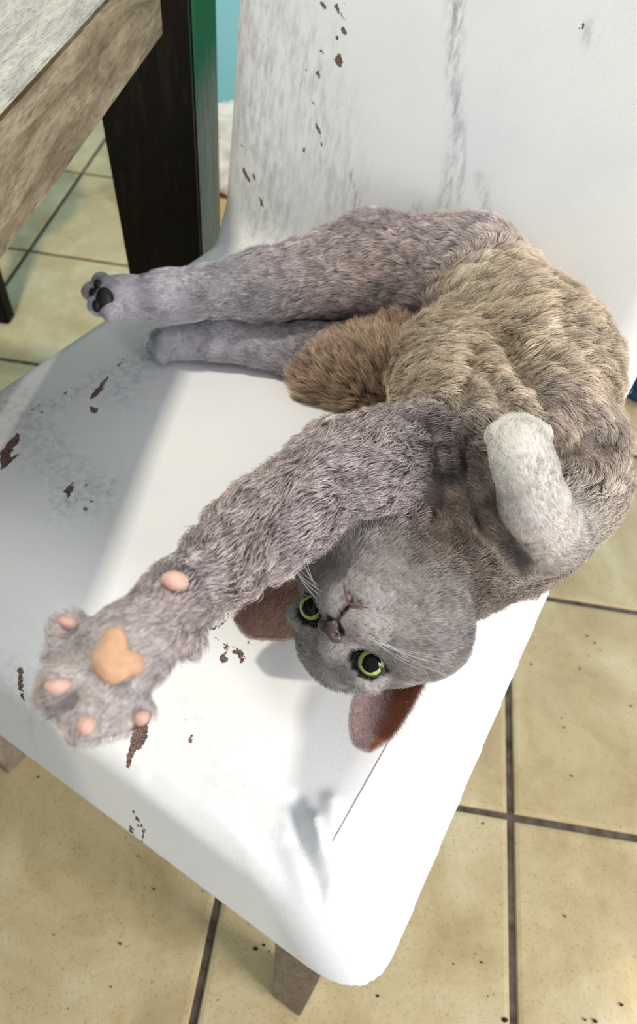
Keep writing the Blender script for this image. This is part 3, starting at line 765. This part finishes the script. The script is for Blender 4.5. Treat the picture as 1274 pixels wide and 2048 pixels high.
# whiskers
MWH, nt, b = mat('whisker', .35, .5); b.inputs['Base Color'].default_value = (.85,.84,.80,1)
wr = np.random.default_rng(3)
for s in (-1, 1):
    for k in range(7):
        y0 = -15-(k % 3)*3.2; x0 = 10+(k//3)*3.0; z0 = 36-(k//3)*2.5
        dv = unit(A3(s*(1.0), -.10+.22*(k % 3-1)+wr.normal()*.08, .10-.12*(k//3)+.25*(s < 0))); L_ = 42+wr.uniform(-8, 12)
        p0 = A3(s*x0, y0, z0); pts = [hp(*(p0+dv*L_*t+A3(0, -6*t*t, -14*t*t))) for t in np.linspace(0, 1, 10)]
        pts = [np.array([p[0], p[1], max(p[2], HZ+.002)]) for p in pts]
        add('whisker', *tube(pts, [(.00020 if s < 0 else .00010)*(1-.8*t) for t in np.linspace(0, 1, 10)], 5), MWH)

# ------------------------------------------------------------------ fur
def sample(v, q, n, r):
    a = v[q[:, 0]]; b = v[q[:, 1]]; c_ = v[q[:, 2]]; d = v[q[:, 3]]
    nr = np.cross(c_-a, d-b); ar = np.linalg.norm(nr, axis=1)*.5
    i = r.choice(len(q), n, p=ar/ar.sum()); s, t = r.random(n)[:, None], r.random(n)[:, None]
    return (a[i]*(1-s)+b[i]*s)*(1-t)+(d[i]*(1-s)+c_[i]*s)*t
NHAIR = 430000
root = sample(bv, bq, NHAIR, rng)
def normals(P, e_=.0015):
    g_ = np.zeros_like(P)
    for a in range(3):
        o_ = np.zeros(3); o_[a] = e_; g_[:, a] = field(P+o_)-field(P-o_)
    return g_/(np.linalg.norm(g_, axis=1)[:, None]+1e-9)
vn = np.zeros_like(bv); fn = np.cross(bv[bq[:, 2]]-bv[bq[:, 0]], bv[bq[:, 3]]-bv[bq[:, 1]])
for k in range(4): 
    for a in range(3): vn[:, a] += np.bincount(bq[:, k], fn[:, a], len(bv))
vn /= np.linalg.norm(vn, axis=1)[:, None]+1e-12
# vertex quantities carried to the hairs through the nearest vertex of a coarse hash
key = np.floor((bv-lo)/vx).astype(int); table_ = {}
kk = key[:, 0]*4000000+key[:, 1]*2000+key[:, 2]; order = np.argsort(kk); ks = kk[order]
def near(P):
    q = np.floor((P-lo)/vx).astype(int); best = np.zeros(len(P), int); bd = np.full(len(P), 9.0)
    for dx in (-1, 0, 1):
        for dy in (-1, 0, 1):
            for dz in (-1, 0, 1):
                k_ = (q[:, 0]+dx)*4000000+(q[:, 1]+dy)*2000+q[:, 2]+dz
                j = np.clip(np.searchsorted(ks, k_), 0, len(ks)-1); ok = ks[j] == k_; vi = order[j]
                d = np.where(ok, ((bv[vi]-P)**2).sum(1), 9.0); m2 = d < bd; best[m2] = vi[m2]; bd[m2] = d[m2]
    return best
vi = near(root)
nrm = vn[vi]; hc_ = col[vi]; hl = fl[vi].copy(); hlift = lift[vi]; hflow = flow[vi]
e, n_, l_ = headmask(root)
keep = (e > 1.0) & (n_ > 1.0) & (l_ > .8)
keep &= ~((nrm[:, 2] < -.35) & (rng.random(NHAIR) < .8)) & (root[:, 2] > HZ+.0015)
# shorter hair right around the eyes and nose and next to pads
hl *= np.clip((e-.9)/.9, .35, 1)*np.clip((n_-.8)/1.2, .4, 1)
for s_ in GS: hl *= np.clip(gdist(root, s_)/(s_[2]*1.9), .42, 1)
root, nrm, hc_, hl, hlift, hflow = root[keep], nrm[keep], hc_[keep], hl[keep], hlift[keep], hflow[keep]
pads = []
for o in cat.children:
    if 'pad' in o.name:
        pv = np.empty(len(o.data.vertices)*3); o.data.vertices.foreach_get('co', pv); pv = pv.reshape(-1, 3)+cl0
        cpt = pv.mean(0); rr = np.linalg.norm(pv-cpt, axis=1).mean()*1.02
        if o.name.startswith('paw_pad'): rr *= .95
        d = np.linalg.norm(root-cpt, axis=1); kp = d > rr
        root, nrm, hc_, hl, hlift, hflow = root[kp], nrm[kp], hc_[kp], hl[kp], hlift[kp], hflow[kp]
n = len(root); print('hairs', n)
tan = hflow-nrm*(hflow*nrm).sum(1)[:, None]; tan /= np.linalg.norm(tan, axis=1)[:, None]+1e-6
swirl = np.stack([vnoise(root, 130, s_) for s_ in (11, 12, 13)], 1)*.34+np.stack([vnoise(root, 420, s_) for s_ in (21, 22, 23)], 1)*.22
fine = rng.normal(size=(n, 3))*.10
shortf = np.clip((hl-.003)/.007, .15, .8)[:, None]
dirv = tan+nrm*hlift[:, None]+(swirl+fine*1.0)*shortf+fine*.5; dirv /= np.linalg.norm(dirv, axis=1)[:, None]
hl = hl*rng.uniform(.65, 1.15, n)*(1+.18*vnoise(root, 200, 5))
# clumping
from mathutils.kdtree import KDTree
NC = n//38
ci = rng.choice(n, NC, replace=False); kd = KDTree(NC)
for i, j in enumerate(ci): kd.insert(root[j], i)
kd.balance()
own = np.fromiter((kd.find(p)[1] for p in root.tolist()), int, n)
cr = root[ci][own]; ct = cr+dirv[ci][own]*(hl[ci][own])[:, None]
tip = root+dirv*hl[:, None]
big = np.clip(.5+.9*vnoise(root, 150, 77), .15, 1)
cl_ = (.74*np.clip((hl-.0040)/.007, .0, 1)*rng.uniform(.35, 1.1, n)*big)[:, None]
droop = -nrm*hl[:, None]*.18
PTS = 5
pts = np.empty((n, PTS, 3))
tipc = tip*(1-cl_)+(ct+(root-cr)*.15)*cl_
for k in range(PTS):
    s_ = k/(PTS-1)
    straight = root+(tip-root)*s_; cl2 = root+(tipc-root)*s_
    p_ = straight*(1-s_)+cl2*s_+nrm*(hl*.16*math.sin(math.pi*s_))[:, None]+droop*(s_**2)
    p_[:, 2] = np.maximum(p_[:, 2], HZ+.0008)
    pts[:, k] = p_
pts[:, 0] -= nrm*.0006
rnd = rng.random(n); tuft = rng.random(NC)[own]
hx_, hy_, hz_ = hinv(root)
dots = np.full(n, 9.0)
for rr_ in range(4):
    for kk_ in range(4):
        dots = np.minimum(dots, np.sqrt((np.abs(hx_)-9-kk_*3.4)**2+(hy_+13+rr_*3.3)**2+(np.minimum(hz_-20, 0)/3)**2))
throat_shade = np.exp(-(np.linalg.norm(root-c(940,1020,.10), axis=1)/.055)**2)  # shadow at the neck painted into the fur colour, uneven with noise
colh = hc_*(1-throat_shade*(.40+.45*vnoise(root, 230, 91)))[:, None]*np.where((hz_ > -20) & (hy_ > 12) & (np.abs(hx_) < 40), .80, 1)[:, None]*(.55+.6*rnd+.45*(tuft-.5))[:, None]*np.where(dots < .85, .22, 1)[:, None]
colh = colh*(1+.14*vnoise(root, 60, 31))[:, None]
wm = np.clip(vnoise(root, 45, 41)*.5+.3, 0, 1)[:, None]; colh = colh*(1-wm*.35)+colh*A3(1.12,.97,.78)*wm*.35
# ear fringe and inner ear hair
er, et, ecol = [], [], []
for ei, (v, uv, nn, mm, back) in enumerate(EARS):
    V = v.reshape(nn, mm, 3); base = V[0].mean(0); tipp = V[-1].mean(0); ax_ = unit(tipp-base)
    for k in range(8500):
        i = rng.random()**.9*(nn-1.01); u_ = rng.random()
        rim = rng.random() < .5
        if rim: u_ = 0.0 if rng.random() < .5 else 1.0
        j = min(u_*(mm-1), mm-1.001); i_, j_ = int(i), int(j); P0 = V[i_, j_]*(1-(j-j_))+V[i_, min(j_+1, mm-1)]*(j-j_); P1 = V[i_+1, j_]*(1-(j-j_))+V[i_+1, min(j_+1, mm-1)]*(j-j_)
        P_ = P0*(1-(i-i_))+P1*(i-i_)
        inw = unit(V[i_, mm//2]-P_) if rim else unit(V[i_, -1]-V[i_, 0])
        if rim: d_ = unit(ax_*.9-back*.15-inw*.25+rng.normal(size=3)*.2); L_ = rng.uniform(.002, .0042)
        else: d_ = unit(ax_*.7-back*.5+inw*.3+rng.normal(size=3)*.25); L_ = rng.uniform(.003, .011)*(1.1-.75*i/nn)
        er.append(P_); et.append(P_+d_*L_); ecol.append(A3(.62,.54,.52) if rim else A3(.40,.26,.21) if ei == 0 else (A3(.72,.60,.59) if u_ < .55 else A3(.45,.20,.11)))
er, et, ecol = np.array(er), np.array(et), np.array(ecol)
ep = np.stack([er+(et-er)*(k/4) for k in range(5)], 1)
pts = np.concatenate([pts, ep]); colh = np.concatenate([colh, ecol]); hl = np.concatenate([hl, np.full(len(er), .003)]); n = len(pts)
hd = bpy.data.hair_curves.new('fur'); hd.add_curves([PTS]*n)
hd.points.foreach_set('position', (pts.reshape(-1, 3)-cl0).astype(np.float32).ravel())
rad = np.outer(np.clip(hl/.010, .55, 1.15)*.000125, A3(1, .95, .8, .55, .12)).ravel()
ra = hd.attributes.get('radius') or hd.attributes.new('radius', 'FLOAT', 'POINT'); ra.data.foreach_set('value', rad.astype(np.float32))
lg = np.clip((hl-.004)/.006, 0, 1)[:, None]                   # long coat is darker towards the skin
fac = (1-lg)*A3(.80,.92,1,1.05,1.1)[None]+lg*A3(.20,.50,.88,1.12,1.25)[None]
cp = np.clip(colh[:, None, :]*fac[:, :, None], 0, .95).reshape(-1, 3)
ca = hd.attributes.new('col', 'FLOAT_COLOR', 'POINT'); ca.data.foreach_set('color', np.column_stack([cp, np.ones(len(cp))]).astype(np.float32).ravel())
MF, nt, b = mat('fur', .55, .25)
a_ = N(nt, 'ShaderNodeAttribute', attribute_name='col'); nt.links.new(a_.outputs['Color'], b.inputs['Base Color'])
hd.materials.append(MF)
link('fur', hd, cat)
#ENDCAT
